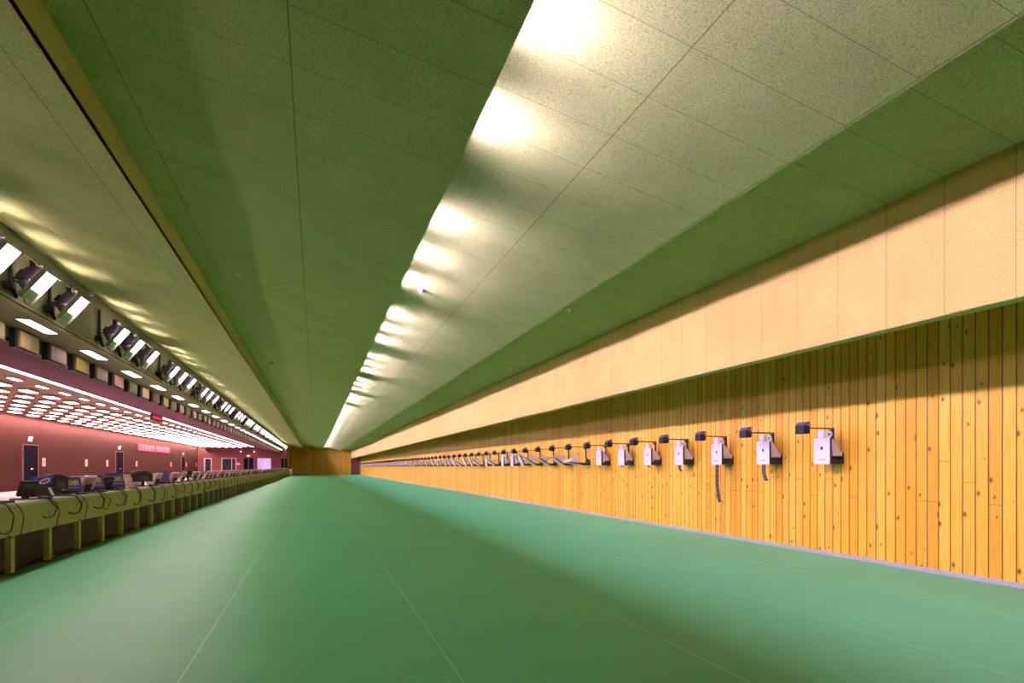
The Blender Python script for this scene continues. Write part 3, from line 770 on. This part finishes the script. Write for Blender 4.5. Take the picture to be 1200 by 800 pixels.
def make_lamp():
    r = empty('target_lamp', (XW, 0, 1.66), 'x', 'lamp', 'black lamps on arms above the targets')
    m = MB(); m.box((-.075, -.014, -.25), (-.05, .014, .0)); m.prism([(-.075, -.25), (-.05, -.25), (-.0, -.38), (-.03, -.38)], -.014, .014)
    m.prism([(-.075, -.02), (-.075, -.08), (-.13, -.02)], -.012, .012); m.box((-.02, -.03, -.46), (0, .03, -.34)); m.build('bracket', M['black'], r)
    MB().box((-.50, -.008, -.012), (-.05, .008, .004)).build('arm', M['black'], r)
    T = Matrix.Translation((-.55, 0, -.02)) @ Matrix.Scale(.85, 4)
    m = MB(); m.box((-.055, -.085, -.07), (.055, .085, .05), T); m.add([T @ Vector(p) for p in ((.055, -.085, -.07), (.055, .085, -.07), (.055, .085, .05), (.055, -.085, .05), (.105, -.035, -.03), (.105, .035, -.03), (.105, .035, .02), (.105, -.035, .02))],
        [(0, 1, 5, 4), (1, 2, 6, 5), (2, 3, 7, 6), (3, 0, 4, 7), (4, 5, 6, 7), (3, 2, 1, 0)]); m.build('lamp_head', M['black_pl'], r)
    m = MB(); m.add([T @ Vector((a, q, c)) for q in (-.086, .086) for a, c in ((-.058, .05), (.03, .05), (.075, .115), (-.005, .105))], [(0, 1, 2, 3), (7, 6, 5, 4), (0, 4, 5, 1), (1, 5, 6, 2), (2, 6, 7, 3), (3, 7, 4, 0)]); m.build('visor', M['violet'], r)
    m = MB().tube([T @ Vector(p) for p in ((.02, -.09, .0), (.09, -.07, .07), (.09, .07, .07), (.02, .09, .0))], .006, 6); m.build('yoke', M['black'], r)
    MB().tube([(-.02, -.05, -.36), (-.04, -.05, -.30), (-.09, -.02, -.28)], .012, 6).build('knob', M['black'], r)
    return r
lamp = make_lamp()
tl = {7: 1.40, 8: 1.0, 9: 1.0, 10: 1.0, 11: .42, 14: .9, 16: .9, 17: .42, 20: .42, 21: .42, 23: .9}
stp = {1: .25, 2: .62, 3: .13, 4: .06, 5: .06, 6: .06}
random.seed(9)
for i in range(80):
    y = 6.31 + 1.088*i
    t = tl.get(i, 0.0 if i < 18 else random.choice((0, 0, .42, .42, .9))); s = stp.get(i, 0)
    pose = 'upright' if t == 0 else ('half-tipped' if t < .6 else 'tipped forward')
    if i == 0: lab = 'white electronic target box nearest the camera on the pine wall'
    elif i == 2: lab = 'white electronic target box with the longest black strip hanging, third from nearest'
    elif i < 28: lab = '%s white electronic target box on the pine wall, %s counting from the nearest' % (pose, ORD[i])
    else: lab = 'far %s electronic target box, one of the dense distant row' % pose
    target(y, t, s, lab, i < 7)
    o = lamp if i == 0 else dup(lamp, (0, 0, 0))
    o.location = (XW, y-.0, 1.66)
    o['label'] = 'black boxy lamp on an arm above the nearest target' if i == 0 else ('black lamp on an arm above the %s target from the nearest' % ORD[i] if i < 28 else 'tiny black lamp in the dense distant row above the targets')

# detectors on the ceiling boards
def det(x, y, z, lab):
    e = empty('smoke_detector', (x, y, z), lab, 'smoke detector')
    MB().tube([(0, 0, 0), (0, 0, -.02)], .055, 16).build('base', M['white'], e)
    MB().tube([(0, 0, -.02), (0, 0, -.045), (0, 0, -.06)], [.045, .04, .015], 16).build('sensor_head', M['gauge'], e)
def on_plane(u, v, fz):
    """march a ray from the camera to the ceiling board z = fz(x)"""
    a = (u-600)/720; b = (547-v)/720
    dx = a*.9524+.3049; dy = .9524-a*.3049; dz = b; t = 0
    for _ in range(20000):
        t += .005
        if CAM_H+dz*t > fz(dx*t): break
    return dx*t, dy*t, fz(dx*t)
fm_ = lambda x: 3.600 - .2108*(x-1.093)
fr_ = lambda x: 3.555 + .2352*(3.574-x)
fg_ = lambda x: ZPT + .2103*(XP-x)
fa_ = lambda x: 3.865 - .2098*(x+1.695)
for (u, v, f, lab) in ((281, 322, fm_, 'white smoke detector on the dark middle ceiling boards, nearest'), (318.5, 424, fm_, 'white smoke detector on the dark middle ceiling boards, second from nearest'), (334, 460, fm_, 'white smoke detector on the dark middle ceiling boards, third from nearest'),
                       (494, 339, fr_, 'smoke detector on the bright ceiling boards, nearest'), (439, 431, fr_, 'smoke detector on the bright ceiling boards, second from nearest'), (419.5, 463, fr_, 'smoke detector on the bright ceiling boards, third from nearest'),
                       (665.5, 363, fg_, 'tiny detector on the green strip of ceiling, nearest'), (539, 440, fg_, 'tiny detector on the green strip of ceiling, second'), (494, 470, fg_, 'tiny detector on the green strip of ceiling, third'),
                       (107, 343, fa_, 'white detector at the lit edge of the left ceiling boards, nearest'), (229, 437, fa_, 'white detector at the lit edge of the left ceiling boards, second'), (267, 469, fa_, 'white detector at the lit edge of the left ceiling boards, third')):
    x, y, z = on_plane(u, v, f); det(x, y, z+.005, lab)

# ------------------------------------------------------------------ camera
cd = bpy.data.cameras.new('camera'); cam = bpy.data.objects.new('camera', cd); C.objects.link(cam)
cam.location = (0, 0, CAM_H); cam.rotation_euler = (PI/2, 0, -math.atan(230.5/720))
cd.sensor_width = 36; cd.lens = 21.6; cd.shift_y = 147/1200; cd.clip_end = 300; cd.clip_start = .05
S = bpy.context.scene; S.camera = cam
w = bpy.data.worlds.new('world'); S.world = w; w.use_nodes = True
w.node_tree.nodes['Background'].inputs[0].default_value = (0, 0, 0, 1)
S.view_settings.view_transform = 'Standard'; S.view_settings.look = 'None'; S.view_settings.gamma = 1
S.view_settings.use_curve_mapping = False; S.view_settings.exposure = 0.0
S.cycles.use_denoising = True; S.cycles.max_bounces = 8; S.cycles.diffuse_bounces = 6; S.cycles.sample_clamp_indirect = 6
